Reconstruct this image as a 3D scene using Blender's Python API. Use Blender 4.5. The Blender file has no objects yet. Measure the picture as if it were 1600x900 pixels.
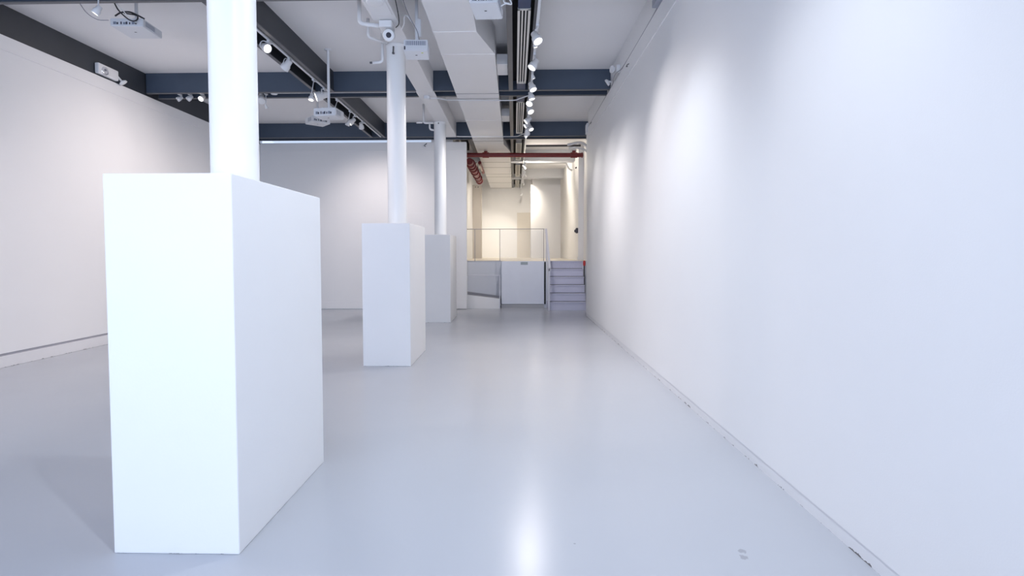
import bpy, bmesh, math, random
from mathutils import Vector, Matrix
random.seed(7)
PI = math.pi
C = bpy.context.scene.collection
S = bpy.context.scene

# ------------------------------------------------------------------ camera
def make_camera():
    f, yaw, pit, roll, cx, cy = 886.13, .0245, .0434, .0015, 782.10, 433.11   # in pixels of a 1600x900 frame
    cam = bpy.data.cameras.new('camera'); o = bpy.data.objects.new('camera', cam); C.objects.link(o)
    fw = Vector((-math.sin(yaw)*math.cos(pit), math.cos(yaw)*math.cos(pit), -math.sin(pit)))
    r0 = Vector((math.cos(yaw), math.sin(yaw), 0)); u0 = r0.cross(fw)
    c, s = math.cos(roll), math.sin(roll)
    r = r0*c - u0*s; u = r0*s + u0*c
    o.matrix_world = Matrix(((r.x, u.x, -fw.x, 0), (r.y, u.y, -fw.y, 0), (r.z, u.z, -fw.z, 1.5), (0, 0, 0, 1)))
    cam.sensor_width = 36; cam.lens = f*36/1600
    cam.shift_x = (800-cx)/1600; cam.shift_y = (cy-450)/1600
    cam.clip_start = .05; cam.clip_end = 100
    S.camera = o
make_camera()

# ------------------------------------------------------------------ light and exposure
S.view_settings.view_transform = 'Standard'; S.view_settings.look = 'None'
S.view_settings.gamma = 1; S.view_settings.use_curve_mapping = False
S.view_settings.exposure = 0.64
W = bpy.data.worlds.new('sky'); S.world = W; W.use_nodes = True
W.node_tree.nodes['Background'].inputs[0].default_value = (.64, .77, 1, 1)
W.node_tree.nodes['Background'].inputs[1].default_value = .9
WARM = (1, .88, .83)
COOL = (1, .95, .94)
DAY = (.86, .92, 1)
WARM_FAR = (1, .90, .76)
LAMP_W = 2.0          # multiplies every spotlight
GROUP_W = {'spotlights on the aisle track': 1.05, 'spotlights above the raised room': 1.95, 'spotlights under the grey beam': .62, 'spotlights in the cross beam': .5, 'added fill spotlights above the camera': 1.2}
def area(name, loc, rot, sx, sy, power, col):
    l = bpy.data.lights.new(name, 'AREA'); l.shape = 'RECTANGLE'; l.size = sx; l.size_y = sy
    l.energy = power; l.color = col
    o = bpy.data.objects.new(name, l); C.objects.link(o); o.location = loc; o.rotation_euler = rot
    return o
# daylight through the shop window behind the camera
wd = area('window_daylight', (-2.4, -14.5, 3.8), (math.radians(88), 0, 0), 17.0, 7.0, 540, (.66, .765, 1))
wd.data.spread = math.radians(130)
pv = area('ceiling_fill_light', (-2.4, -6.6, .05), (math.radians(155), 0, 0), 9.0, 4.0, 450, (.66, .77, 1))  # unseen fill light added outside, aimed up to brighten the ceiling

# ------------------------------------------------------------------ materials
def mat(name, col, rough=.5, metal=0, noise=0, nscale=6, bump=0, bscale=60, spec=.5, chip=None):
    m = bpy.data.materials.new(name); m.use_nodes = True
    nt = m.node_tree; b = nt.nodes['Principled BSDF']
    b.inputs['Base Color'].default_value = (*col, 1); b.inputs['Roughness'].default_value = rough
    b.inputs['Metallic'].default_value = metal; b.inputs['Specular IOR Level'].default_value = spec
    tc = nt.nodes.new('ShaderNodeTexCoord')
    src = None
    if noise:
        n = nt.nodes.new('ShaderNodeTexNoise'); n.inputs['Scale'].default_value = nscale; n.inputs['Detail'].default_value = 4
        nt.links.new(tc.outputs['Object'], n.inputs['Vector'])
        mx = nt.nodes.new('ShaderNodeMix'); mx.data_type = 'RGBA'
        mx.inputs['A'].default_value = (*[c*(1-noise) for c in col], 1); mx.inputs['B'].default_value = (*[min(1, c*(1+noise)) for c in col], 1)
        nt.links.new(n.outputs['Fac'], mx.inputs['Factor']); nt.links.new(mx.outputs['Result'], b.inputs['Base Color'])
        src = mx.outputs['Result']
    if chip:        # worn, chipped paint along the lowest edge: irregular dirt with its own shape
        g = nt.nodes.new('ShaderNodeNewGeometry'); sp = nt.nodes.new('ShaderNodeSeparateXYZ'); nt.links.new(g.outputs['Position'], sp.inputs[0])
        n = nt.nodes.new('ShaderNodeTexNoise'); n.inputs['Scale'].default_value = 9; n.inputs['Detail'].default_value = 6; n.inputs['Roughness'].default_value = .7
        nt.links.new(g.outputs['Position'], n.inputs['Vector'])
        mr = nt.nodes.new('ShaderNodeMapRange'); mr.inputs['From Min'].default_value = .53; mr.inputs['From Max'].default_value = .75
        mr.inputs['To Min'].default_value = 0; mr.inputs['To Max'].default_value = chip
        nt.links.new(n.outputs['Fac'], mr.inputs['Value'])
        lt = nt.nodes.new('ShaderNodeMath'); lt.operation = 'LESS_THAN'
        nt.links.new(sp.outputs['Z'], lt.inputs[0]); nt.links.new(mr.outputs['Result'], lt.inputs[1])
        m2 = nt.nodes.new('ShaderNodeMix'); m2.data_type = 'RGBA'
        m2.inputs['A'].default_value = (*col, 1); m2.inputs['B'].default_value = (.16, .15, .15, 1)
        if src: nt.links.new(src, m2.inputs['A'])
        nt.links.new(lt.outputs[0], m2.inputs['Factor']); nt.links.new(m2.outputs['Result'], b.inputs['Base Color'])
    if bump:
        n = nt.nodes.new('ShaderNodeTexNoise'); n.inputs['Scale'].default_value = bscale
        nt.links.new(tc.outputs['Object'], n.inputs['Vector'])
        bp = nt.nodes.new('ShaderNodeBump'); bp.inputs['Strength'].default_value = bump; bp.inputs['Distance'].default_value = .01
        nt.links.new(n.outputs['Fac'], bp.inputs['Height']); nt.links.new(bp.outputs['Normal'], b.inputs['Normal'])
    return m
def glow(name, col, strength):
    m = bpy.data.materials.new(name); m.use_nodes = True; b = m.node_tree.nodes['Principled BSDF']
    b.inputs['Base Color'].default_value = (*col, 1); b.inputs['Emission Color'].default_value = (*col, 1)
    b.inputs['Emission Strength'].default_value = strength
    return m
M = {}
M['wall'] = mat('white_wall_paint', (.85, .85, .86), .55, noise=.012, nscale=2, bump=.04, bscale=120, spec=.3)
M['base'] = mat('white_skirting_paint', (.78, .78, .80), .5, noise=.02, spec=.3, chip=.022)
M['reveal'] = mat('shaded_reveal_grey', (.42, .42, .47), .6, noise=.02)  # shadow line above the skirting is put into this grey
M['ceil'] = mat('ceiling_paint', (.87, .87, .885), .8, noise=.015, nscale=1.5, bump=.03, bscale=80, spec=.2)
M['plinth'] = mat('white_plinth_paint', (.84, .845, .855), .5, noise=.01, nscale=3, bump=.03, bscale=90, spec=.3, chip=.012)
M['column'] = mat('white_column_gloss', (.84, .85, .86), .35, noise=.01, nscale=3)
M['beam'] = mat('slate_blue_steel_paint', (.060, .084, .125), .42, noise=.08, nscale=3)
M['beam_grey'] = mat('slate_grey_steel_paint', (.030, .036, .046), .45, noise=.08, nscale=3)
M['lip'] = mat('beam_flange_paint', (.13, .13, .14), .5, noise=.1, nscale=4)
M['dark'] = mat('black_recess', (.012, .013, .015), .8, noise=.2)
M['duct'] = mat('white_duct_paint', (.80, .80, .815), .5, noise=.012, nscale=3, bump=.05, bscale=7, spec=.3)
M['seam'] = mat('duct_seam_paint', (.86, .86, .87), .45, noise=.01)
M['seamdark'] = mat('duct_seam_grey', (.36, .36, .38), .6, noise=.03)
M['grille'] = mat('cream_diffuser_paint', (.72, .70, .66), .5, noise=.03)
M['blank'] = mat('navy_blanking_plate', (.035, .055, .12), .5, noise=.06)
M['white'] = mat('white_plastic', (.80, .81, .83), .4, noise=.015)
M['metalw'] = mat('white_enamel', (.74, .76, .80), .35, noise=.02)
M['proj'] = mat('projector_white', (.72, .74, .78), .45, noise=.015)
M['vent'] = mat('projector_vent_grey', (.22, .25, .32), .5, noise=.05)
M['port'] = mat('dark_port', (.05, .05, .07), .5, noise=.1)
M['cable'] = mat('black_cable', (.02, .02, .025), .5, noise=.1)
M['cableg'] = mat('grey_cable', (.25, .25, .29), .5, noise=.1)
M['red'] = mat('red_pipe_paint', (.19, .018, .020), .4, noise=.12, nscale=8)
M['redlabel'] = mat('pale_pipe_tag', (.75, .68, .62), .6, noise=.03)
M['panel'] = mat('pale_blue_grey_panel', (.78, .81, .89), .5, noise=.02, spec=.3)
M['plat'] = mat('blue_grey_platform_paint', (.74, .77, .84), .55, noise=.02)
M['stair'] = mat('lilac_grey_stair_paint', (.60, .60, .73), .5, noise=.03)
M['rampg'] = mat('grey_ramp_paint', (.33, .33, .37), .5, noise=.03)
M['rail'] = mat('grey_rail_steel', (.26, .26, .29), .4, metal=.3, noise=.03)
M['railw'] = mat('pale_rail_steel', (.66, .66, .72), .4, noise=.02)
M['woodfl'] = mat('pale_raised_floor', (.76, .70, .60), .35, noise=.04, nscale=4)
M['hook'] = mat('dark_hook', (.09, .09, .10), .5, noise=.1)
M['yellow'] = mat('yellow_green_sticker', (.55, .62, .05), .5, noise=.02)
M['tag'] = mat('grey_printed_notice', (.36, .41, .44), .5, noise=.25, nscale=70)
M['chrome'] = mat('bulb_reflector', (.85, .85, .88), .15, metal=.8, noise=.02)
M['redcap'] = mat('red_extinguisher_paint', (.55, .03, .03), .35, noise=.05)
M['lit'] = glow('lit_lamp_face', (1, .92, .82), 4)
M['unlit'] = mat('lamp_glass_off', (.75, .76, .78), .2, noise=.02)

def floor_mat():
    m = mat('grey_epoxy_floor', (.49, .51, .555), .20, noise=.025, nscale=.9, spec=.24)
    nt = m.node_tree; b = nt.nodes['Principled BSDF']
    src = b.inputs['Base Color'].links[0].from_socket
    g = nt.nodes.new('ShaderNodeNewGeometry')
    # roughness varies a little, scuffs
    n = nt.nodes.new('ShaderNodeTexNoise'); n.inputs['Scale'].default_value = 1.6; n.inputs['Detail'].default_value = 5
    nt.links.new(g.outputs['Position'], n.inputs['Vector'])
    mr = nt.nodes.new('ShaderNodeMapRange'); mr.inputs['To Min'].default_value = .205; mr.inputs['To Max'].default_value = .255
    nt.links.new(n.outputs['Fac'], mr.inputs['Value']); nt.links.new(mr.outputs['Result'], b.inputs['Roughness'])
    nb = nt.nodes.new('ShaderNodeTexNoise'); nb.inputs['Scale'].default_value = 14; nb.inputs['Detail'].default_value = 2
    nt.links.new(g.outputs['Position'], nb.inputs['Vector'])
    bp = nt.nodes.new('ShaderNodeBump'); bp.inputs['Strength'].default_value = .035; bp.inputs['Distance'].default_value = .01
    nt.links.new(nb.outputs['Fac'], bp.inputs['Height']); nt.links.new(bp.outputs['Normal'], b.inputs['Normal'])
    for (x, y, r) in ((1.142, 2.815, .015), (1.127, 2.755, .017), (.31, 2.87, .005)):   # small scuffs
        d = nt.nodes.new('ShaderNodeVectorMath'); d.operation = 'DISTANCE'
        nn = nt.nodes.new('ShaderNodeTexNoise'); nn.inputs['Scale'].default_value = 60
        nt.links.new(g.outputs['Position'], nn.inputs['Vector'])
        nt.links.new(g.outputs['Position'], d.inputs[0]); d.inputs[1].default_value = (x, y, 0)
        ad = nt.nodes.new('ShaderNodeMath'); ad.operation = 'MULTIPLY_ADD'; ad.inputs[1].default_value = r*2.4; ad.inputs[2].default_value = 0
        nt.links.new(nn.outputs['Fac'], ad.inputs[0])
        lt = nt.nodes.new('ShaderNodeMath'); lt.operation = 'LESS_THAN'
        nt.links.new(d.outputs['Value'], lt.inputs[0]); nt.links.new(ad.outputs[0], lt.inputs[1])
        fm = nt.nodes.new('ShaderNodeMath'); fm.operation = 'MULTIPLY'; fm.inputs[1].default_value = .45
        nt.links.new(lt.outputs[0], fm.inputs[0])
        mx = nt.nodes.new('ShaderNodeMix'); mx.data_type = 'RGBA'; mx.inputs['B'].default_value = (.2, .2, .23, 1)
        nt.links.new(src, mx.inputs['A']); nt.links.new(fm.outputs[0], mx.inputs['Factor']); src = mx.outputs['Result']
    nt.links.new(src, b.inputs['Base Color'])
    return m
M['floor'] = floor_mat()
def glass_mat():
    m = bpy.data.materials.new('clear_guard_glass'); m.use_nodes = True; nt = m.node_tree
    for n in list(nt.nodes): nt.nodes.remove(n)
    o = nt.nodes.new('ShaderNodeOutputMaterial'); t = nt.nodes.new('ShaderNodeBsdfTransparent'); g = nt.nodes.new('ShaderNodeBsdfGlossy')
    t.inputs[0].default_value = (.95, .955, .965, 1); g.inputs['Roughness'].default_value = .02
    mx = nt.nodes.new('ShaderNodeMixShader'); mx.inputs[0].default_value = .006
    nt.links.new(t.outputs[0], mx.inputs[1]); nt.links.new(g.outputs[0], mx.inputs[2]); nt.links.new(mx.outputs[0], o.inputs[0])
    return m
M['glass'] = glass_mat()

# ------------------------------------------------------------------ mesh helpers
class MB:
    def __init__(s): s.bm = bmesh.new()
    def box(s, a, b, bevel=0, rot=None, piv=None):
        t = bmesh.new(); bmesh.ops.create_cube(t, size=1)
        a = Vector(a); b = Vector(b); c = (a+b)/2; d = b-a
        for v in t.verts: v.co = Vector((v.co.x*d.x, v.co.y*d.y, v.co.z*d.z)) + c
        if bevel: bmesh.ops.bevel(t, geom=t.edges[:], offset=bevel, segments=2, affect='EDGES', profile=.5)
        if rot is not None:
            pv = Vector(piv) if piv else c
            for v in t.verts: v.co = rot @ (v.co-pv) + pv
        return s.add(t)
    def add(s, t):
        me = bpy.data.meshes.new('t'); t.to_mesh(me); t.free(); s.bm.from_mesh(me); bpy.data.meshes.remove(me); return s
    def lathe(s, p, axis, prof, n=20, caps=True):
        """profile [(t, r)] along axis from p"""
        t = bmesh.new(); ax = Vector(axis).normalized(); q = Vector((0, 0, 1)).rotation_difference(ax); p = Vector(p)
        rings = [[t.verts.new(p + q @ Vector((r*math.cos(2*PI*k/n), r*math.sin(2*PI*k/n), z))) for k in range(n)] for z, r in prof]
        for A, B in zip(rings, rings[1:]):
            for k in range(n):
                f = t.faces.new((A[k], A[(k+1) % n], B[(k+1) % n], B[k])); f.smooth = True
        if caps:
            for (z, r), rev in ((prof[0], True), (prof[-1], False)):
                if r < 1e-6: continue
                vs = [t.verts.new(p + q @ Vector((r*math.cos(2*PI*k/n), r*math.sin(2*PI*k/n), z))) for k in range(n)]
                t.faces.new(vs[::-1] if rev else vs)
        return s.add(t)
    def rod(s, a, b, r, n=16, r2=None):
        a = Vector(a); b = Vector(b); L = (b-a).length
        return s.lathe(a, b-a, [(0, r), (L, r if r2 is None else r2)], n)
    def tube(s, pts, r, n=8):
        """smooth tube through points"""
        P = [Vector(p) for p in pts]
        t = bmesh.new(); rings = []; up = None
        for i, p in enumerate(P):
            d = (P[min(i+1, len(P)-1)]-P[max(i-1, 0)]).normalized()
            if up is None:
                up = d.orthogonal().normalized()
            else:
                up = (up - d*up.dot(d)).normalized()
            w = d.cross(up)
            rings.append([t.verts.new(p + (up*math.cos(2*PI*k/n) + w*math.sin(2*PI*k/n))*r) for k in range(n)])
        for A, B in zip(rings, rings[1:]):
            for k in range(n):
                f = t.faces.new((A[k], A[(k+1) % n], B[(k+1) % n], B[k])); f.smooth = True
        t.faces.new(rings[0][::-1]); t.faces.new(rings[-1])
        return s.add(t)
    def prism(s, poly, vec):
        t = bmesh.new(); v = Vector(vec)
        A = [t.verts.new(Vector(p)) for p in poly]; B = [t.verts.new(Vector(p)+v) for p in poly]; n = len(A)
        t.faces.new(A[::-1]); t.faces.new(B)
        for k in range(n): t.faces.new((A[k], A[(k+1) % n], B[(k+1) % n], B[k]))
        bmesh.ops.recalc_face_normals(t, faces=t.faces[:])
        return s.add(t)
    def obj(s, name, m, parent=None, label=None):
        bmesh.ops.recalc_face_normals(s.bm, faces=s.bm.faces[:])
        me = bpy.data.meshes.new(name); s.bm.to_mesh(me); s.bm.free(); me.materials.append(M[m] if isinstance(m, str) else m)
        o = bpy.data.objects.new(name, me); C.objects.link(o)
        if parent:
            o.parent = parent; o.matrix_parent_inverse = Matrix.Translation(-parent.location)
        if label: o['label'] = label
        return o
def spline(pts, k=8):
    """Catmull-Rom through pts"""
    P = [Vector(p) for p in pts]; out = []
    P = [P[0]*2-P[1]] + P + [P[-1]*2-P[-2]]
    for i in range(1, len(P)-2):
        a, b, c, d = P[i-1:i+3]
        for j in range(k):
            t = j/k
            out.append(.5*((2*b)+(c-a)*t+(2*a-5*b+4*c-d)*t*t+(3*b-a-3*c+d)*t**3))
    out.append(P[-2]); return out
def bend(pts, r=.05, k=4):
    """polyline with rounded corners"""
    P = [Vector(p) for p in pts]; out = [P[0]]
    for i in range(1, len(P)-1):
        a, b, c = P[i-1], P[i], P[i+1]
        u = (a-b).normalized()*min(r, (a-b).length*.45); v = (c-b).normalized()*min(r, (c-b).length*.45)
        for j in range(k+1):
            t = j/k; out.append((b+u)*(1-t)**2 + b*2*t*(1-t) + (b+v)*t*t)
    out.append(P[-1]); return out
def tag(o, label, cat, group=None):
    o['label'] = label; o['category'] = cat
    if group: o['group'] = group
    return o
def thing(name, label, cat, loc, group=None):
    o = bpy.data.objects.new(name, None); C.objects.link(o); o.location = loc; o.empty_display_size = .1
    return tag(o, label, cat, group)
def struct(name, mb, m, label=None):
    o = mb.obj(name, m); o['kind'] = 'structure'
    if label: o['label'] = label
    return o
def box(a, b, bevel=0): return MB().box(a, b, bevel)

# ------------------------------------------------------------------ room shell
ZC, ZB = 4.766, 4.40                  # ceiling, beam underside
XL, XR, YB, YF = -6.706, 1.692, 14.94, 25.6
ZW = 4.352
struct('floor', box((-7.1, -3.6, -.1), (2.3, 17.0, 0)), 'floor')
struct('ceiling', box((-7.1, -3.6, ZC), (2.3, YF+.2, ZC+.12)), 'ceil')
struct('wall_left', box((-7.0, -3.6, 0), (-6.74, YB+.2, ZC)).box((-6.75, -3.6, .185), (XL, YB, ZW)), 'wall')
struct('trim_1', box((XL-.01, -3.6, 4.165), (XL+.014, YB, ZW+.004)), 'wall')
struct('baseboard_left', box((-6.75, -3.6, 0), (XL+.004, YB, .15), .004), 'base')
struct('trim_2', box((-6.745, -3.6, .15), (-6.72, YB, .186)), 'reveal')
struct('wall_right', box((1.72, -3.6, 0), (2.3, 13.42, ZC)).box((XR, -3.6, .08), (1.73, 13.42, ZW)), 'wall')
struct('trim_3', box((XR-.012, -3.6, 4.12), (XR+.01, 13.42, ZW+.004)), 'wall')
struct('baseboard_right', box((XR+.006, -3.6, 0), (1.73, 13.42, .081)), 'base')
struct('wall_back', box((-6.75, YB, .012), (-1.257, YB+.16, 4.388)), 'wall')
struct('trim_4', box((-6.70, YB-.014, 4.165), (-1.262, YB+.01, 4.388)), 'wall')
struct('baseboard_back', box((-6.70, YB-.008, .012), (-1.262, YB+.01, .20), .003), 'wall')
# flush panel outline on the back wall
struct('trim_5', box((-4.79, YB-.004, .20), (-2.42, YB+.01, 2.545), .002), 'wall')
# front of the room behind the camera: wall with the shop window opening
struct('wall_front', box((-7.1, -3.8, 0), (2.3, -3.6, .25)).box((-7.1, -3.8, 3.8), (2.3, -3.6, ZC)).box((-7.1, -3.8, .25), (-6.5, -3.6, 3.8)).box((1.68, -3.8, .25), (2.3, -3.6, 3.8)), 'wall')
# far room
ZP = 1.265
struct('wall_recess', box((2.08, 13.42, 0), (2.3, 17.2, ZC)), 'wall')
struct('wall_far_right', box((1.925, 17.2, 0), (2.3, YF, ZC)).box((1.905, 17.25, ZP), (1.93, YF, ZP+.10)), 'wall')
struct('wall_far', box((-2.2, YF, 0), (2.3, YF+.2, ZC)).box((-1.6, YF-.012, ZP), (1.0, YF+.01, ZP+.09)), 'wall')
struct('wall_far_left', box((-2.2, YB+.16, 0), (-1.62, YF, ZC)), 'wall')
struct('door_1', box((.12, YF-.03, ZP), (.72, YF+.01, ZP+2.02), .004), mat('beige_flush_door', (.70, .66, .60), .5, noise=.02))
struct('wall_partition', box((.655, 22.85, ZP), (1.85, 23.0, 4.22), .004), 'wall')
struct('trim_6', box((-1.62, 22.0, ZP), (-1.27, 22.35, 4.10), .006), mat('beige_pilaster_paint', (.56, .52, .48), .6, noise=.02))
struct('trim_7', box((.75, 23.9, 4.32), (1.92, YF, ZC)), 'wall')
struct('platform', box((-2.2, 16.0, 0), (-.36, YF+.1, ZP)).box((-.36, 15.40, 0), (.93, YF+.1, ZP)).box((.93, 15.60, 0), (2.3, YF+.1, ZP)), 'plat')
struct('platform_floor', box((-1.62, 15.98, ZP), (-.36, YF, ZP+.006)).box((-.36, 15.385, ZP), (.93, YF, ZP+.006)).box((.93, 15.585, ZP), (2.08, YF, ZP+.006)), 'woodfl')
struct('platform_plinth', box((-.36, 15.345, 0), (.80, 15.41, .095)), mat('grey_plinth_strip', (.40, .40, .42), .5, noise=.03))

# ------------------------------------------------------------------ steel beams (pairs of channels with a gap between)
def beam_pair(name, axis, lo, hi, a, b, web_m, label, z0=ZB, lip=.055, lip_m='lip'):
    """axis 'x': runs along x from a to b, occupying y lo..hi; axis 'y' the other way round"""
    def bx(p0, p1, z_0, z_1):
        return ((a, p0, z_0), (b, p1, z_1)) if axis == 'x' else ((p0, a, z_0), (p1, b, z_1))
    mid = thing(name, label, 'beam', (((a+b)/2), (lo+hi)/2, z0) if axis == 'x' else ((lo+hi)/2, (a+b)/2, z0), 'double steel ceiling beams')
    w = .018
    for (p0, p1, q0, q1) in ((lo+.012, lo+.012+w, lo, lo+lip), (hi-.012-w, hi-.012, hi-lip, hi)):
        MB().box(*bx(p0, p1, z0+.012, ZC)).obj('web', web_m, mid)
        MB().box(*bx(q0, q1, z0, z0+.014), bevel=.002).obj('flange', lip_m, mid)
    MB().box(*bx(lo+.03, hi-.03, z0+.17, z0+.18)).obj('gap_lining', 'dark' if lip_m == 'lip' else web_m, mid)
    return mid
XE = 1.715
segs = [(-6.70, -3.63), (-3.24, -.105), (.30, XE)]
beam_pair('ceiling_beam', 'x', 6.20, 6.61, -6.70, XE, 'beam', 'dark steel cross beam at the very top edge, above the front projector')
beam_pair('ceiling_beam', 'x', 10.29, 10.695, -6.70, XE, 'beam', 'dark blue steel cross beam above the middle plinth, first full one from the camera')
beam_pair('ceiling_beam', 'x', 14.33, 14.70, -6.70, 2.07, 'beam', 'dark blue steel cross beam along the top of the back wall')
beam_pair('ceiling_beam', 'x', 18.2, 18.58, -1.60, 1.92, 'wall', 'white painted beam over the raised room, just behind the red cross pipe', lip_m='wall')
beam_pair('ceiling_beam', 'x', 22.3, 22.68, -1.60, 1.92, 'wall', 'white painted beam deep inside the raised room, above the white partition', lip_m='wall')
# long beams run between the cross beams
def long_beam(lo, hi, spans, label, lips=.055):
    t = thing('ceiling_beam', label, 'beam', ((lo+hi)/2, 9, ZB), 'double steel ceiling beams')
    w = .018
    for (p0, p1, q0, q1) in ((lo+.012, lo+.012+w, lo, lo+lips), (hi-.012-w, hi-.012, hi-lips, hi)):
        mb = MB(); mf = MB()
        for a, b in spans:
            mb.box((p0, a, ZB+.012), (p1, b, ZC)); mf.box((q0, a, ZB), (q1, b, ZB+.014), .002)
        mb.obj('web', 'beam_grey', t); mf.obj('flange', 'lip', t)
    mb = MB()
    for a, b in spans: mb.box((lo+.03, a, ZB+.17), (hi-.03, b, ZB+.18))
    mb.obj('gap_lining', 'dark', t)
    return t
SP = [(-3.5, 6.19), (6.615, 10.285), (10.70, 14.325)]
long_beam(-3.62, -3.245, SP, 'dark grey steel beam carrying pendant spotlights, running lengthwise left of the columns')
long_beam(-.10, .315, SP + [(14.705, 18.195), (18.585, 22.295), (22.685, YF)], 'long steel beam over the aisle holding slotted air grilles and the centre spotlight track', .075)
tag(box((-6.735, -3.5, ZW+.02), (-6.715, YB, ZC), .0).box((-6.735, -3.5, ZW+.006), (-6.69, YB, ZW+.02), .002).obj('edge_beam', 'beam_grey'), 'dark steel edge beam along the top of the long wall at left', 'beam')

# white boxed soffit over the columns
so = thing('boxed_soffit', 'white boxed-in beam running over the tops of the round columns', 'soffit', (-1.6, 8, ZB))
MB().box((-1.755, -3.5, ZB-.01), (-1.455, 10.28, ZC), .004).box((-1.755, 10.70, ZB-.01), (-1.455, 14.32, ZC), .004).obj('casing', 'duct', so)
MB().box((-1.77, 10.285, ZB-.012), (-1.44, 10.70, ZB-.001), .003).obj('cover_plate', 'duct', so)
MB().box((-1.73, 5.9, ZB-.022), (-1.48, 6.98, ZB-.011), .004).obj('access_panel', 'white', so)
MB().lathe((-1.605, 6.62, ZB-.022), (0, 0, -1), [(0, .10), (.006, .098), (.010, .085), (.010, .0)], 28).obj('speaker_ring', 'white', so)

# ------------------------------------------------------------------ plinths and columns
P0, P1, PH, PD = -2.002, -1.368, 1.887, 1.2556
PY = (2.726, 7.403, 12.087)
plab = ('tall white plinth nearest the camera, around the base of the front column', 'tall white plinth in the middle of the row, around the second column', 'tall white plinth at the far end of the row, partly hidden by the middle one')
clab = ('thick white round column rising from the nearest plinth', 'white round column with a camera and pipes at its top, on the middle plinth', 'white round column rising from the far plinth, near the back wall')
for y, pl, cl in zip(PY, plab, clab):
    o = box((P0, y, 0), (P1, y+PD, PH), .006).obj('column_plinth', 'plinth'); tag(o, pl, 'plinth', 'white plinths around the columns')
    c = thing('round_column', cl, 'column', (-1.657, y+PD/2, PH), 'round white columns')
    MB().lathe((-1.657, y+PD/2, PH), (0, 0, 1), [(0, .133), (ZB-.05-PH, .131)], 48).obj('shaft', 'column', c)
    MB().lathe((-1.657, y+PD/2, ZB-.05), (0, 0, 1), [(0, .131), (.012, .142), (.038, .142)], 48).obj('cap', 'column', c)

# ------------------------------------------------------------------ duct
du = thing('air_duct', 'wide white rectangular air duct running the length of the ceiling above the aisle', 'duct', (-.7, 8, 4.36))
ZD = 4.36; LX = -1.055
def duct_seg(poly, z1=ZC-.012):
    return MB().prism([(x, y, ZD) for x, y in poly], (0, 0, z1-ZD))
duct_seg([(LX, -3.5), (-.49, -3.5), (-.49, 7.46), (LX, 7.46)]).obj('duct_section', 'duct', du)
duct_seg([(LX, 7.47), (-.49, 7.47), (-.282, 8.30), (LX, 8.30)]).obj('duct_section', 'duct', du)
duct_seg([(LX, 8.31), (-.282, 8.31), (-.282, 15.15), (LX, 15.15)]).obj('duct_section', 'duct', du)
duct_seg([(LX, 15.16), (-.282, 15.16), (-.115, 16.3), (LX, 16.3)]).obj('duct_section', 'duct', du)
duct_seg([(LX, 16.31), (-.115, 16.31), (-.115, YF-.02), (LX, YF-.02)]).obj('duct_section', 'duct', du)
for y, x1, m_ in ((7.465, -.488, 'seam'), (8.305, -.28, 'seam'), (12.4, -.28, 'seam'), (10.33, -.28, 'seamdark'), (10.66, -.28, 'seamdark'), (14.35, -.28, 'seamdark'), (14.68, -.28, 'seamdark'), (16.9, -.113, 'seam'), (18.1, -.113, 'seamdark'), (19.2, -.113, 'seamdark'), (20.8, -.113, 'seamdark'), (21.6, -.113, 'seamdark'), (23.4, -.113, 'seamdark'), (25.2, -.113, 'seamdark')):
    MB().box((LX-.003, y-.012, ZD-.006), (x1+.003, y+.012, ZD+.05), .002).obj('seam_strip', m_, du)
for y0, y1 in ((9.0, 9.55), (12.35, 12.9)):
    b = box((-.278, y0, 4.44), (-.105, y1, 4.60), .004).obj('branch_duct', 'duct'); tag(b, 'short white branch duct feeding the %s slotted grille from the big duct' % ('first' if y0 < 10 else 'second'), 'duct')

# ------------------------------------------------------------------ slot grilles in the centre beam
gl = ('nearest the camera', 'second from the camera', 'third from the camera, beside the red pipe', 'fourth from the camera, inside the raised room', 'last and smallest, deep inside the raised room')
gy = ((6.915, 9.90), (11.105, 14.005), (15.22, 18.06), (18.98, 21.85), (23.0, 25.5))
prev = -3.4
for (y0, y1), lb in zip(gy, gl):
    g = thing('air_grille', 'long cream slotted air grille %s' % lb, 'grille', (.12, (y0+y1)/2, ZB), 'slotted air grilles over the aisle')
    fr = MB(); X0, X1 = .04, .198
    fr.box((X0, y0, ZB+.002), (X0+.03, y1, ZB+.03)).box((X1-.03, y0, ZB+.002), (X1, y1, ZB+.03)).box((X0, y0, ZB+.002), (X1, y0+.03, ZB+.03)).box((X0, y1-.03, ZB+.002), (X1, y1, ZB+.03))
    fr.obj('frame', 'grille', g)
    for xc in (.0985, .1395): MB().box((xc-.0095, y0+.03, ZB+.006), (xc+.0095, y1-.03, ZB+.028)).obj('bar', 'grille', g)
    MB().box((X0+.002, y0+.002, ZB+.05), (X1-.002, y1-.002, ZB+.06)).obj('backing', 'dark', g)
gaps = [(-3.4, 6.19), (6.62, 6.905), (9.91, 10.28), (10.70, 11.095), (14.71, 15.21), (18.59, 18.97), (22.70, 22.99)]
nm = ['in front of the first air grille', 'just before the first air grille', 'after the first air grille', 'just before the second air grille', 'just before the third air grille', 'just before the fourth air grille', 'just before the last air grille']
for (y0, y1), lb in zip(gaps, nm):
    tag(box((.045, y0, ZB+.01), (.193, y1, ZB+.03), .002).obj('blanking_plate', 'blank'), 'navy blanking plate in the centre beam ' + lb, 'plate', 'navy plates between the grilles')

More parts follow.
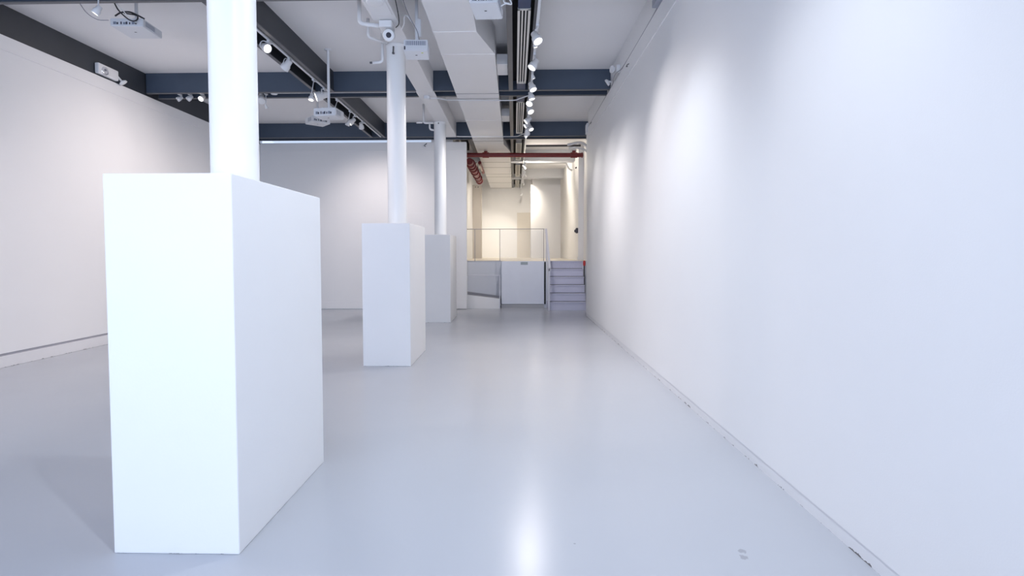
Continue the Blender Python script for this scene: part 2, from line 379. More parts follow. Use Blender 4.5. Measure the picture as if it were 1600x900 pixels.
# ------------------------------------------------------------------ spotlights
ORD = ['first', 'second', 'third', 'fourth', 'fifth', 'sixth', 'seventh', 'eighth', 'ninth', 'tenth', 'eleventh', 'twelfth', 'thirteenth', 'fourteenth']
def spotlight(mount, head, aim, r, lit, label, group, power=0, col=WARM, arc=False, cone=95, name='track_spotlight'):
    mount = Vector(mount); head = Vector(head); aim = Vector(aim).normalized()
    t = thing(name, label, 'spotlight', mount, group)
    MB().box(mount+Vector((-.018, -.05, -.03)), mount+Vector((.018, .05, 0)), .004).obj('track_adapter', 'metalw', t)
    L = r*2.5
    back = head - aim*L*.5
    joint = head - aim*L*.15 + Vector((0, 0, r*1.25))
    top = mount + Vector((0, 0, -.028))
    if arc:
        side = aim.cross(Vector((0, 0, 1))).normalized(); pts = []
        for k in range(13):
            a = PI*k/12
            pts.append(head + side*math.cos(a)*r*1.25 + Vector((0, 0, 1))*math.sin(a)*r*1.35)
        MB().tube(pts, .007, 8).obj('yoke', 'metalw', t)
        MB().rod(top, head+Vector((0, 0, r*1.32)), .009, 10).obj('stem', 'metalw', t)
    else:
        MB().tube([top, top*.02+joint*.98, joint + Vector((0, 0, -r*.5))], .008, 8).obj('stem', 'metalw', t)
    h = MB(); h.lathe(back, aim, [(0, r*.45), (L*.06, r*.68), (L*.45, r*.74), (L*.55, r*.98), (L*.97, r*1.02), (L, r*.99), (L*.975, r*.88), (L*.9, r*.86)], 20, caps=False)
    h.lathe(back, aim, [(0, r*.45), (.001, .0)], 20, caps=False)
    hs = h.obj('housing', 'white', t)
    MB().lathe(back+aim*L*.93, aim, [(0, r*.86), (r*.10, r*.6), (r*.14, 0)], 20, caps=False).obj('lamp_face', 'lit' if lit else 'unlit', t)
    if power:
        l = bpy.data.lights.new('spot_beam', 'SPOT'); l.energy = power*LAMP_W*GROUP_W[group]; l.color = col; l.spot_size = math.radians(cone); l.spot_blend = 1; l.shadow_soft_size = .05
        lo = bpy.data.objects.new('spot_beam', l); C.objects.link(lo)
        lo.matrix_world = Matrix.Translation(back+aim*(L+.03)) @ (Vector((0, 0, -1)).rotation_difference(aim)).to_matrix().to_4x4()
        lo.parent = t; lo.matrix_parent_inverse = Matrix.Translation(-mount)
    return t
# track rails
tag(box((-3.375, -3.4, ZB+.004), (-3.34, 6.19, ZB+.028)).box((-3.375, 6.62, ZB+.004), (-3.34, 10.28, ZB+.028)).box((-3.375, 10.70, ZB+.004), (-3.34, 14.32, ZB+.028)).obj('lighting_track', 'metalw'), 'white lighting track inside the long grey beam left of the columns', 'track')
tag(box((.272, -3.4, ZB-.045), (.308, YF-.1, ZB-.02), .003).obj('lighting_track', 'metalw'), 'white lighting track over the aisle, beside the slotted grilles', 'track')
ZT = ZB-.045
ctr = [  # y, head z, aim, radius, lit, power
    (7.23, 4.19, (.36, -.40, -.85), .062, 1, 40), (7.56, 4.22, (.3, .15, -1), .030, 1, 0), (8.27, 4.20, (-.50, -.25, -.8), .062, 1, 40), (8.88, 4.21, (.3, .2, -1), .030, 1, 0),
    (9.36, 4.20, (.34, -.3, -.9), .060, 1, 30), (9.80, 4.17, (.25, -.1, -1), .055, 1, 40), (10.25, 4.19, (-.3, -.6, -.75), .062, 1, 40), (10.78, 4.19, (.34, -.42, -.85), .064, 1, 28),
    (11.73, 4.21, (-.75, -.1, -.65), .060, 1, 45), (12.14, 4.20, (-.8, -.15, -.6), .050, 1, 40), (12.36, 4.19, (.33, -.45, -.85), .052, 1, 30), (12.75, 4.19, (.1, .75, -.65), .060, 1, 50), (13.15, 4.19, (-.95, .45, -.55), .045, 1, 30)]
for k, (y, z, aim, r, lit, pw) in enumerate(ctr):
    dx = .06 if k == 10 else (-.015 if k in (0, 1, 9) else 0)
    spotlight((.29, y+.03, ZT), (.285+dx, y, z), aim, r, lit, 'lit white spotlight on the aisle track, %s in line from the camera' % ORD[k], 'spotlights on the aisle track', pw, COOL, cone=95)
for k, (y, z, aim) in enumerate(((-.6, 4.2, (.28, .2, -.9)), (.9, 4.2, (-.45, .75, -1.2)), (2.4, 4.2, (.28, .2, -.9)), (3.9, 4.2, (-.55, -.1, -.8)), (5.4, 4.2, (.28, .0, -.9)))):
    spotlight((.29, y+.03, ZT), (.285, y, z), aim, .06, 1, 'added unseen fill spotlight on the aisle track above the camera, %s from the shop window' % ORD[k], 'added fill spotlights above the camera', 40, DAY, cone=90)  # unseen lamps added to brighten the near wall and plinth sides
far = [(17.55, 4.2, (-.4, -.1, -.9)), (18.55, 4.22, (.6, -.65, .30)), (19.1, 4.2, (.5, .1, -.8)), (19.85, 4.2, (-.6, .35, -.7)), (20.3, 4.2, (.75, -.1, .22)), (21.6, 4.2, (-.3, .6, -.7)), (22.3, 4.2, (.1, .75, -.6)), (24.2, 3.95, (-.5, .1, -.8))]
for k, (y, z, aim) in enumerate(far):
    spotlight((.30, y+.03, ZT), (.31 + (.05 if k in (4, 6) else 0), y, z), aim, .05, 1, 'small lit spotlight above the raised room, %s beyond the red cross pipe' % ORD[k], 'spotlights above the raised room', 22, WARM_FAR, cone=115)
XT = -3.358; LT = ZB+.002
lb_ = [  # y, head (dx, z), aim, r, lit, power, arc, label
    (1.2, -.05, 4.20, (-.70, .1, -.75), .06, 1, 40, True, 'added unseen fill spotlight with a ring yoke on the grey beam, first from the shop window'), (2.9, -.05, 4.20, (.8, .15, -.75), .06, 1, 30, True, 'white ring-yoke spotlight on the grey beam before the front column, second from the shop window'), (4.6, -.05, 4.25, (-.7, .1, -.75), .06, 1, 70, True, 'added unseen fill spotlight with a ring yoke on the grey beam, third from the shop window'),  # first and third are unseen lamps, added because the room needed more light
    (6.33, 0, 4.09, (.55, .35, -.8), .042, 1, 50, False, 'small lit pendant spotlight just beside the front column, at the top edge'),
    (7.80, -.05, 4.31, (.75, -.5, -.5), .060, 1, 40, True, 'white spotlight emerging from behind the front column, under the grey beam'),
    (8.50, -.03, 4.30, (-.70, .15, -.75), .066, 0, 70, True, 'white spotlight with a ring yoke, second along the grey beam past the front column'),
    (9.52, -.03, 4.10, (-.1, -.3, -1), .046, 1, 40, False, 'lit pendant spotlight on a straight rod, in front of the long-pole projector'),
    (10.05, -.04, 4.27, (-.85, -.35, -.35), .085, 1, 70, True, 'large white spotlight with an arched yoke, glowing beside the projector pole'),
    (10.78, -.06, 4.10, (.3, .2, -.9), .034, 0, 0, False, 'small pendant spotlight just behind the long-pole projector'),
    (11.62, -.03, 4.15, (-.35, -.1, -.9), .046, 0, 0, False, 'unlit pendant spotlight on a rod past the long-pole projector'),
    (12.00, -.06, 4.27, (-.7, -.3, -.7), .062, 1, 70, False, 'lit white spotlight near the far end of the grey beam, aimed at the long wall'),
    (12.60, -.03, 4.31, (-.05, .7, -.75), .056, 1, 90, False, 'lit white spotlight furthest along the grey beam, close to the second column')]
for y, dx, z, aim, r, lit, pw, arc, lb in lb_:
    spotlight((XT, y+.03, LT), (XT+dx, y, z), aim, r, lit, lb, 'spotlights under the grey beam', pw, arc=arc)
# spotlights hidden in the gap of the cross beam, on a short track
tag(box((-6.6, 10.47, ZB+.052), (-3.7, 10.505, ZB+.077)).obj('lighting_track', 'metalw'), 'white lighting track tucked inside the cross beam over the long wall', 'track')
for x, aim, r, lit, pw, dz, lb in ((-6.19, (-.6, -.4, -.5), .042, 0, 0, -.01, 'unlit spotlight inside the cross beam, nearest the long wall'), (-6.0, (-.5, -.4, -.6), .045, 0, 0, 0, 'unlit spotlight inside the cross beam, middle of the three by the long wall'),
                            (-5.77, (-.1, -.8, -.6), .05, 1, 15, 0, 'lit spotlight inside the cross beam, beside the front column'), (-4.67, (.2, -.5, -.7), .07, 0, 0, -.02, 'white spotlight in the cross beam just past the front column'),
                            (-4.58, (.2, .3, -.8), .03, 0, 0, -.17, 'tiny pendant spotlight hanging low under the cross beam past the front column')):
    spotlight((x, 10.487, ZB+.045), (x, 10.487, 4.37+dz), aim, r, lit, lb, 'spotlights in the cross beam', pw)
tag(box((-6.6, 6.39, ZB+.045), (-3.7, 6.425, ZB+.07)).obj('lighting_track', 'metalw'), 'white lighting track inside the cross beam at the top edge', 'track')
spotlight((-4.68, 6.41, ZB+.045), (-4.70, 6.41, 4.24), (-.5, -.15, -.8), .042, 1, 'white spotlight hanging beside the front projector', 'spotlights in the cross beam', 15)

# ------------------------------------------------------------------ projectors
def projector(loc, rz, size, pole_top, label, tilt=0, roll=0, vent_front=False, style=0):
    """loc = centre of the body; local -y faces the camera side"""
    w, d, h = size
    t = thing('ceiling_projector', label, 'projector', loc, 'ceiling projectors'); L = Vector(loc)
    R = (Matrix.Rotation(rz, 3, 'Z') @ Matrix.Rotation(tilt, 3, 'X') @ Matrix.Rotation(roll, 3, 'Y'))
    def B(a, b, nm, m, bev=.003, lab=None):
        mb = MB(); a = Vector(a); b = Vector(b)
        tm = bmesh.new(); bmesh.ops.create_cube(tm, size=1); c = (a+b)/2; dd = b-a
        for v in tm.verts: v.co = Vector((v.co.x*dd.x, v.co.y*dd.y, v.co.z*dd.z)) + c
        if bev: bmesh.ops.bevel(tm, geom=tm.edges[:], offset=bev, segments=2, affect='EDGES')
        for v in tm.verts: v.co = R @ v.co + L
        mb.add(tm); return mb.obj(nm, m, t, lab)
    B((-w/2, -d/2, -h/2), (w/2, d/2, h/2), 'body', 'proj', min(.008, h*.09))
    e = .002
    # vents on both flanks
    for s in (-1, 1):
        g = B((s*(w/2-.004), -d*.36, -h*.30), (s*(w/2+e), d*.10, h*.30), 'vent', 'vent', 0)
        for k in range(7):
            y = -d*.36 + d*.46*(k+.5)/7
            B((s*(w/2), y-.004, -h*.30), (s*(w/2+e*2), y+.004, h*.30), 'vent_slat', 'proj', 0)
    if vent_front:
        B((-w*.42, -d/2-e, -h*.02), (w*.42, -d/2+.004, h*.36), 'vent', 'vent', 0)
        for k in range(11):
            x = -w*.42 + w*.84*(k+.5)/11
            B((x-.004, -d/2-e*2, -h*.02), (x+.004, -d/2, h*.36), 'vent_slat', 'proj', 0)
        B((w*.22, -d*.30, -h/2-.002), (w*.30, -d*.24, -h/2+.002), 'sticker', 'yellow', 0, 'yellow-green round-looking sticker')
        B((-w*.48, -d/2-.006, -h*.42), (-w*.42, -d/2+.002, -h*.12), 'lens_ring', 'port', .002)
    else:
        for k, x in enumerate((-.40, -.30, -.18, -.10, -.02, .08, .16, .26)):     # sockets on the rear face
            ww = (.035, .02, .015, .03, .02, .015, .035, .02)[k]
            B((w*x, -d/2-e, -h*.28), (w*x+ww, -d/2+.004, -h*.02 if k % 2 else h*.05), 'port', 'port' if k % 3 else 'vent', 0)
    B((-w*.05, -d*.05, -h/2-.003), (-w*.05+.025, -d*.05+.012, -h/2+.002), 'foot', 'port', 0)
    # lens at the far face
    p = L + R @ Vector((w*.25, d/2-.004, 0)); MB().lathe(p, R @ Vector((0, 1, 0)), [(0, h*.40), (.02, h*.40), (.02, h*.30), (.008, .0)], 20, caps=False).obj('lens', 'port', t)
    # bracket and pole
    B((-w*.20, -d*.22, h/2), (w*.20, d*.22, h/2+.014), 'mount_plate', 'metalw', .003)
    for s in (-1, 1): B((s*w*.19-.008, -d*.20, h/2), (s*w*.19+.008, d*.20, h/2+.035), 'bracket', 'metalw', .002)
    p = L + R @ Vector((0, 0, h/2+.01))
    MB().rod(p, (p.x, p.y, pole_top), .021, 16).obj('pole', 'metalw', t)
    MB().lathe((p.x, p.y, pole_top), (0, 0, -1), [(0, .055), (.012, .055), (.018, .024)], 20).obj('ceiling_flange', 'metalw', t)
    return t, R, L
projector((-4.79, 7.215, 4.345), 0.05, (.40, .42, .095), ZC, 'white projector nearest the camera over the long wall, with loose black cables on it')
projector((-2.995, 9.2, 3.74), -.12, (.37, .32, .125), ZC, 'white projector hanging low on a long straight pole')
projector((-4.20, 12.15, 4.31), .75, (.40, .36, .13), ZC, 'white projector turned at an angle, just behind the long-pole one')
projector((-1.24, 7.30, 4.075), .06, (.30, .26, .145), ZC, 'white projector beside the second column, with a big vent and yellow sticker', tilt=-.12, vent_front=True)
projector((-.295, 6.12, 4.10), -.14, (.30, .34, .10), ZD, 'white projector cut by the top edge, under the wide duct', tilt=-.12, roll=.05)
# cables
def cable(name, pts, r, m, label, cat='cable'):
    return tag(MB().tube(spline(pts), r, 8).obj(name, m), label, cat)
cable('cable', [(-5.20, 6.65, ZB+.06), (-5.19, 6.75, 4.50), (-5.16, 6.85, 4.40), (-5.08, 6.92, 4.345), (-4.97, 6.96, 4.35)], .004, 'cableg', 'thin grey cable drooping in an arc left of the front projector')
cable('cable', [(-4.83, 6.66, ZB+.1), (-4.81, 6.80, 4.53), (-4.79, 6.88, 4.44), (-4.72, 6.93, 4.36), (-4.66, 6.95, 4.335), (-4.62, 6.97, 4.36), (-4.63, 6.99, 4.41), (-4.70, 7.0, 4.435), (-4.80, 7.0, 4.45)], .008, 'cable', 'black cable looping down over the back of the front projector')
cable('cable', [(-4.95, 7.05, 4.44), (-4.87, 7.04, 4.475), (-4.76, 7.04, 4.48), (-4.66, 7.05, 4.44), (-4.60, 7.08, 4.41)], .010, 'cable', 'thick black cable bundle lying along the top of the front projector')
cable('cable', [(-4.82, 6.67, ZB+.08), (-4.78, 6.82, 4.50), (-4.70, 6.92, 4.38), (-4.64, 6.985, 4.325)], .006, 'white', 'white cable running down the back of the front projector')
cable('cable', [(-1.41, 6.3, 4.75), (-1.425, 6.75, 4.60), (-1.425, 7.0, 4.47), (-1.425, 7.1, 4.38), (-1.45, 7.2, 4.355), (-1.50, 7.28, 4.35)], .006, 'cable', 'black cable hanging beside the top of the second column')
cable('cable', [(-1.30, 6.5, 4.74), (-1.33, 6.8, 4.55), (-1.29, 7.05, 4.40), (-1.22, 7.2, 4.28), (-1.20, 7.25, 4.18)], .005, 'cableg', 'grey cable running down to the projector beside the second column')
cable('cable', [(-1.27, 7.2, 4.37), (-1.33, 7.16, 4.44), (-1.38, 7.22, 4.46), (-1.40, 7.30, 4.40), (-1.45, 7.38, 4.36)], .008, 'white', 'white cable between the second column and its projector pole')
cable('cable', [(-.14, 6.0, 4.055), (-.09, 5.98, 4.07), (-.03, 5.97, 4.06), (-.05, 5.97, 4.11), (-.09, 5.98, 4.15), (-.11, 5.98, 4.09), (-.05, 5.98, 4.07)], .007, 'white', 'white cable loop beside the projector cut by the top edge')
tag(MB().rod((-1.215, 7.318, 4.24), (-1.215, 7.318, 4.46), .031, 16).obj('pole_sleeve', 'metalw'), 'white sleeve on the projector pole beside the second column', 'sleeve')

# ------------------------------------------------------------------ pipes and fixtures round the column heads
def pipe(name, pts, r, m, label, cat='pipe', rb=.05):
    return tag(MB().tube(bend(pts, rb), r, 14).obj(name, m), label, cat)
pipe('conduit_pipe', [(-1.92, 7.12, ZC), (-1.92, 7.12, 4.345), (-1.80, 7.15, 4.335), (-1.69, 7.18, 4.335)], .026, 'white', 'thick white pipe turning under the soffit toward the second column, uppermost of three')
pipe('conduit_pipe', [(-1.94, 7.62, 4.60), (-1.94, 7.62, 4.36), (-1.74, 7.85, 4.365)], .020, 'white', 'white elbow pipe reaching the second column, middle of three')
pipe('conduit_pipe', [(-1.84, 8.0, 4.55), (-1.84, 8.0, 4.16), (-1.98, 8.0, 4.15)], .020, 'white', 'white elbow pipe lowest beside the second column, with a dark tip')
tag(box((-2.02, 7.985, 4.14), (-1.975, 8.015, 4.165), .006).obj('pipe_tip', 'hook'), 'dark fitting at the end of the lowest pipe by the second column', 'fitting')
sc = thing('security_camera', 'white security camera with a round black lens on the second column top', 'camera', (-1.59, 7.3, 4.38))
MB().box((-1.68, 7.12, 4.30), (-1.52, 7.34, 4.385), .012).obj('mount_box', 'white', sc)
MB().lathe((-1.57, 7.20, 4.22), (.12, -.9, -.25), [(-.16, .06), (-.02, .075), (.06, .075), (.07, .065)], 24).obj('barrel', 'white', sc)
MB().lathe(Vector((-1.57, 7.20, 4.22))+Vector((.12, -.9, -.25)).normalized()*.068, (.12, -.9, -.25), [(0, .034), (.006, .030), (.009, 0)], 20, caps=False).obj('lens', 'port', sc)
hk = tag(MB().rod((-1.66, 7.86, 4.24), (-1.66, 7.88, 4.33), .010).box((-1.675, 7.85, 4.225), (-1.645, 7.885, 4.245), .003).obj('wall_hook', 'hook'), 'small dark hook on the second column below the camera', 'hook')
pipe('conduit_pipe', [(-2.0, 12.6, ZC), (-2.0, 12.6, 4.36), (-1.79, 12.6, 4.36)], .024, 'white', 'white pipe dropping from the ceiling to the third column top')
pipe('conduit_pipe', [(-2.03, 12.6, 4.37), (-2.16, 12.6, 4.37)], .022, 'white', 'short white pipe stub pointing away from the third column')
pipe('conduit_pipe', [(-1.87, 12.62, 4.33), (-1.87, 12.62, 4.22), (-1.78, 12.65, 4.21)], .020, 'white', 'white pipe loop on the side of the third column')
tag(MB().box((-1.68, 12.575, 4.33), (-1.66, 12.60, 4.42), .003).obj('wall_hook', 'hook'), 'small dark hook near the top of the third column', 'hook')
# conduits across the ceiling
jb = thing('junction_conduit', 'thin pale conduit crossing under the wide duct from a round junction box', 'conduit', (-1.61, 10.57, 4.34))
MB().lathe((-1.614, 10.56, 4.385), (0, 0, -1), [(0, .06), (.05, .06), (.055, .05)], 20).obj('junction_box', 'metalw', jb)
MB().tube(spline([(-1.56, 10.57, 4.345), (-1.40, 10.57, 4.345), (-1.2, 10.66, 4.338), (-.6, 10.70, 4.338), (-.04, 10.72, 4.338), (.10, 10.60, 4.338), (.26, 10.40, 4.338)]), .010, 8).obj('pipe', 'metalw', jb)
jc = thing('beam_conduit', 'thin white conduit running inside the cross beam from a round box', 'conduit', (-3.7, 10.42, 4.40))
MB().rod((-4.36, 10.42, 4.425), (-1.80, 10.42, 4.425), .012, 10).obj('pipe', 'metalw', jc)
MB().lathe((-4.40, 10.42, 4.45), (0, 0, -1), [(0, .06), (.045, .06), (.05, .05)], 20).obj('junction_box', 'metalw', jc)
cable('conduit_pipe', [(-1.42, 14.0, 4.345), (-1.2, 14.0, 4.338), (-.4, 14.02, 4.338), (.03, 14.02, 4.338), (.14, 13.9, 4.345), (.27, 13.7, 4.352)], .010, 'metalw', 'thin pale conduit crossing under the duct just before the back wall', 'conduit')

# emergency lights
def emergency(loc, nrm, along, label, arm):
    t = thing('emergency_light', label, 'light', loc); L = Vector(loc); n = Vector(nrm); a = Vector(along); u = Vector((0, 0, 1))
    def P(i, j, k): return L + a*i + n*j + u*k
    mb = MB(); q0 = P(-.23, 0, -.085); q1 = P(.23, .075, .085)
    mb.box([min(x, y) for x, y in zip(q0, q1)], [max(x, y) for x, y in zip(q0, q1)], .018); mb.obj('casing', 'white', t)
    MB().lathe(P(-.10, .072, -.02), n, [(0, .072), (.018, .068), (.022, .055), (.014, .02), (.012, 0)], 24, caps=False).obj('lamp', 'chrome', t)
    if arm:
        MB().rod(P(.225, .05, .0), P(.30, .08, -.07), .016).obj('arm', 'white', t)
        MB().lathe(P(.29, .08, -.06), (n.x*.5, .3, -.8), [(0, .025), (.02, .06), (.045, .065), (.05, .05), (.05, 0)], 20, caps=False).obj('lamp_head', 'white', t)
    return t
emergency((-6.712, 9.27, 4.465), (1, 0, 0), (0, 1, 0), 'white emergency light box with round lamp on the dark beam above the long wall', True)
e = thing('emergency_light', 'white twin-head emergency light at the top of the bare wall, beside the beam end', 'light', (1.70, 9.6, 4.46))
MB().box((1.655, 9.35, 4.40), (1.72, 9.80, 4.54), .015).obj('casing', 'white', e)
for (y, z, ax) in ((9.50, 4.50, (-.9, -.4, 0)), (10.0, 4.46, (-.8, .2, -.55))):
    MB().rod((1.69, y, z-.02), (1.64, y, z), .014).obj('arm', 'white', e)
    MB().lathe((1.64, y, z), ax, [(0, .025), (.02, .055), (.05, .062), (.055, .05), (.04, 0)], 20, caps=False).obj('lamp_head', 'white', e)
tag(box((1.62, 6.60, 4.37), (1.72, 6.85, 4.46), .006).obj('junction_box', mat('grey_box_paint', (.36, .38, .45), .5, noise=.03)), 'small grey box at the top edge of the picture above the bare wall', 'box')
cable('cable', [(1.688, 6.85, 4.385), (1.684, 7.2, 4.366), (1.684, 8.2, 4.362), (1.676, 9.0, 4.364), (1.644, 9.33, 4.39), (1.644, 9.62, 4.375), (1.676, 9.95, 4.364), (1.684, 11.5, 4.362), (1.684, 13.1, 4.362)], .007, 'cableg', 'thin grey cable lying along the top ledge of the bare wall')
for y, z, lb in ((8.53, 4.255, 'small dark clip high on the bare wall, nearer the camera'), (12.55, 4.32, 'small dark clip high on the bare wall, near its far end')):
    tag(MB().tube([(1.69, y-.06, z+.01), (1.66, y-.03, z), (1.66, y, z+.006), (1.66, y+.05, z-.004), (1.69, y+.07, z+.008)], .007, 6).obj('wall_clip', 'hook'), lb, 'clip')
tag(box((1.655, 13.15, 4.24), (1.70, 13.40, 4.46), .006).box((1.645, 13.2, 4.30), (1.66, 13.34, 4.40), .004).obj('control_box', 'metalw'), 'small pale control box at the far top corner of the bare wall', 'box')
tag(MB().tube([(-2.29, YB-.005, 4.36), (-2.33, YB-.03, 4.32), (-2.36, YB-.03, 4.29), (-2.32, YB-.02, 4.275)], .010, 6).obj('wall_clip', 'hook'), 'small dark clip at the top of the back wall', 'clip')

# ------------------------------------------------------------------ red sprinkler pipes
rp = thing('sprinkler_pipe', 'red sprinkler pipe running straight across the opening to the raised room', 'pipe', (.3, 16.0, 4.22))
MB().rod((-1.60, 16.0, 4.232), (1.89, 16.0, 4.212), .062, 20).obj('pipe', 'red', rp)
for x in (-.80, 1.66):
    MB().rod((x-.09, 16.0, 4.227 if x < 0 else 4.213), (x+.09, 16.0, 4.226 if x < 0 else 4.212), .078, 20).rod((x, 16, 4.22), (x, 16, 4.335), .05, 16).obj('tee_fitting', 'red', rp)
MB().lathe((1.87, 16.0, 4.212), (1, 0, 0), [(0, .076), (.03, .076), (.045, .05)], 20).obj('end_cap', 'red', rp)
MB().rod((1.66, 16, 4.33), (1.66, 16, 4.44), .03, 14).obj('riser', 'white', rp)
rm = thing('sprinkler_main', 'thick red pipe with flanged joints running back beside the duct', 'pipe', (-1.25, 18.3, 4.1))
MB().rod((-1.27, 16.15, 4.08), (-1.24, 20.3, 4.05), .095, 24).obj('pipe', 'red', rm)
for y in (16.5, 16.95, 17.45, 18.1, 18.9, 19.7):
    MB().rod((-1.27+.007*(y-16.15), y, 4.075), (-1.27+.007*(y-16.15), y+.09, 4.075), .135, 24).obj('coupling', 'red', rm)
MB().lathe((-1.24, 20.3, 4.05), (0, 1, 0), [(-.1, .125), (.05, .125), (.12, .07)], 24).obj('end_cap', 'red', rm)
MB().rod((-1.38, 16.25, 4.1), (-1.38, 16.25, 4.14), .05, 16).obj('riser', 'red', rm)
for y in (18.5, 19.6): MB().rod((-1.25, y, 4.1), (-1.25, y, ZC), .012, 8).obj('hanger', 'hook', rm)
r2 = thing('sprinkler_branch', 'smaller red pipe with a pale tag beside the thick flanged one', 'pipe', (-1.09, 18.6, 4.2))
MB().rod((-1.07, 17.6, 4.27), (-1.07, 19.6, 4.25), .05, 16).obj('pipe', 'red', r2)
MB().box((-1.10, 17.8, 4.20), (-1.055, 19.0, 4.225), .003).obj('tag', 'redlabel', r2)
# grey duct pipe and a black block drawn for the dark gap, above the red pipe
tag(MB().rod((-1.18, 15.3, 4.60), (-1.18, 18.15, 4.60), .075, 20).obj('grey_pipe', mat('grey_pipe_paint', (.30, .31, .34), .5, noise=.04)), 'grey round pipe between the back wall and the wide duct, above the red pipe', 'pipe')
tag(box((-1.45, 15.3, 4.52), (-1.33, 16.9, 4.72), .004).obj('dark_gap_block', 'dark'), 'black block drawn as the dark gap above the red pipe beside the back wall end', 'hanger')  # black block put in to draw the dark gap
# pale pipes at the right end of the red pipe
pipe('conduit_pipe', [(1.45, 15.7, 4.44), (1.70, 15.7, 4.50), (1.86, 15.7, 4.50), (1.99, 15.65, 4.38), (1.99, 15.65, 4.28)], .035, 'white', 'white pipe with bends above the end of the red cross pipe')
pipe('conduit_pipe', [(1.50, 15.85, 4.38), (1.68, 15.85, 4.40), (1.90, 15.8, 4.34), (2.04, 15.7, 4.22)], .028, 'white', 'white diagonal pipe behind the end of the red cross pipe')
pipe('conduit_pipe', [(1.70, 18.9, 4.45), (1.80, 18.9, 4.25), (1.90, 18.9, 4.2)], .03, 'wall', 'cream pipe elbow high on the inner wall of the raised room', rb=.04)
# dark rods under the far ceiling
for y, z, a, b, lb in ((16.45, 4.56, .33, 1.90, 'dark rod just above the red cross pipe'), (19.9, 4.62, .33, 1.80, 'dark rod under the raised room ceiling, second from the front'), (23.2, 4.56, .33, .78, 'short dark rod deepest under the raised room ceiling')):
    tag(MB().rod((a, y, z), (b, y, z), .03, 10).obj('ceiling_rod', 'hook'), lb, 'rod')

# ------------------------------------------------------------------ platform front, ramp, stairs, rails
fp = thing('platform_panel', 'large pale blue-grey panel closing the platform front, with a small notice', 'panel', (.23, 15.36, .1))
MB().box((-.345, 15.345, .105), (.80, 15.398, ZP+.002), .004).obj('panel_board', 'panel', fp)
MB().box((.812, 15.36, .10), (.846, 15.40, ZP-.02)).obj('edge_gap', 'dark', fp)
MB().box((.17, 15.341, 1.17), (.36, 15.348, 1.245), .001).obj('notice', 'tag', fp, 'small faded grey notice')
rmpt = thing('ramp', 'low grey ramp with a white sloping side, in front of the platform', 'ramp', (-.82, 15.2, 0))
MB().prism([(-1.62, 15.20, 0), (-.39, 15.20, 0), (-.39, 15.20, .225), (-1.62, 15.20, .37)], (0, .79, 0)).obj('ramp_deck', 'rampg', rmpt)
MB().prism([(-1.62, 15.14, 0), (-.385, 15.14, 0), (-.385, 15.14, .262), (-1.62, 15.14, .41)], (0, .06, 0)).obj('side_curb', 'wall', rmpt)
MB().prism([(-1.62, 15.93, .25), (-.385, 15.93, .16), (-.385, 15.93, .275), (-1.62, 15.93, .44)], (0, .06, 0)).obj('rear_curb', 'rampg', rmpt)
rf = thing('ramp_rail', 'thin white square rail frame standing along the ramp', 'rail', (-.8, 15.12, 0))
MB().box((-1.30, 15.105, .882), (-.378, 15.13, .907), .003).obj('top_bar', 'railw', rf)
MB().box((-.403, 15.105, 0), (-.378, 15.13, .89), .003).obj('post', 'railw', rf)
st = thing('stair', 'six-step lilac-grey stair up to the raised room, against the bare wall', 'stairs', (1.39, 14.7, 0))
NR = 6; RH = ZP/NR; TD = .178
for k in range(NR):
    y0 = 14.70 + TD*k
    MB().box((.925 + .008*k if k else .875, y0+.012, RH*k), (1.862, 15.60, RH*(k+1)-.022)).box((.92 + .008*k if k else .872, y0-.006, RH*(k+1)-.022), (1.866, y0+TD+.02, RH*(k+1)), .003).obj('step', 'stair', st)
for k in range(1, NR):
    y0 = 14.70 + TD*k
    MB().box((.925, y0+.004, RH*k), (1.86, y0+.011, RH*k+.014)).obj('painted_shadow_strip', 'hook', st)  # dark strips at the riser feet, painted in as crease shade
gr = thing('guard_rail', 'slim steel guard rail with glass along the platform edge', 'rail', (-.25, 15.5, ZP))
MB().box((-1.61, 15.488, 2.130), (.815, 15.508, 2.148), .003).obj('top_rail', 'rail', gr)
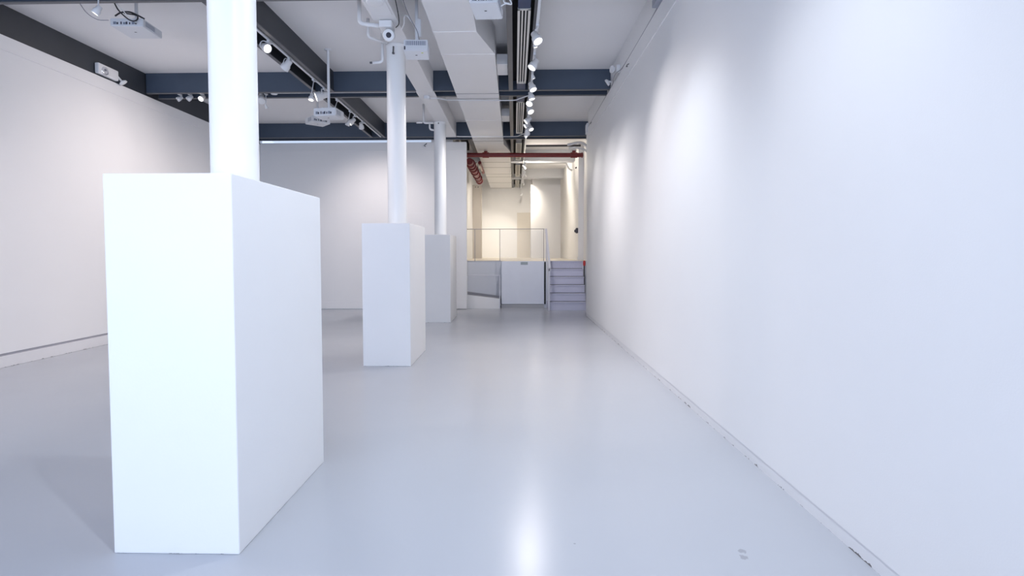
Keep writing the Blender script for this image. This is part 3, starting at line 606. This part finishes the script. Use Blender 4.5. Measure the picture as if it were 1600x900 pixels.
for x in (-1.08, -.397, .80):
    MB().box((x-.008, 15.49, ZP), (x+.008, 15.506, 2.13)).obj('post', 'rail', gr)
MB().box((-.38, 15.495, ZP+.02), (.785, 15.501, 2.11)).obj('glass_panel', 'glass', gr)
sr = thing('stair_rail', 'pale sloping handrail on the open side of the stair', 'rail', (.87, 15.0, 0))
MB().prism([(.880, 14.56, 1.03), (.880, 14.56, 1.11), (.830, 15.478, 2.15), (.830, 15.478, 2.07)], (.055, 0, 0)).obj('handrail', 'railw', sr)
MB().box((.868, 14.56, .0), (.912, 14.61, 1.09), .004).obj('post', 'railw', sr)
MB().box((.85, 15.43, .95), (.885, 15.47, 2.06), .003).obj('post', 'railw', sr)
MB().prism([(.880, 14.58, .25), (.880, 14.58, .30), (.858, 15.46, 1.33), (.858, 15.46, 1.28)], (.03, 0, 0)).obj('lower_rail', 'railw', sr)
ex = thing('marker_post', 'small red-topped dark post beside the top stair step', 'post', (1.90, 15.5, 0))
MB().rod((1.895, 15.45, 0), (1.895, 15.45, 1.16), .022, 12).obj('post', 'hook', ex)
MB().lathe((1.895, 15.45, 1.14), (0, 0, 1), [(0, .03), (.08, .036), (.12, .03), (.14, .012)], 16).obj('cap', 'redcap', ex)
bl = thing('wall_phone', 'small black rounded device on the edge of the raised room wall', 'device', (1.91, 17.3, 2.15))
MB().box((1.855, 17.22, 2.08), (1.926, 17.36, 2.24), .02).obj('casing', 'port', bl)
MB().lathe((1.86, 17.29, 2.15), (-1, 0, 0), [(0, .05), (.03, .045), (.045, .02)], 16).obj('knob', 'port', bl)
for x in (-1.50, -1.40): tag(MB().lathe((x, 22.0, 4.03), (0, -1, 0), [(0, .022), (.02, .018)], 12).obj('peg', 'hook'), 'dark peg at the top of the beige pilaster, %s one' % ('outer' if x < -1.45 else 'inner'), 'peg')
tag(MB().rod((1.925, 17.7, 4.13), (1.88, 17.7, 4.10), .02).obj('wall_clip', 'hook'), 'small dark clip high on the inner wall of the raised room', 'clip')
# fluorescent-like wash of the raised room comes from its own spotlights
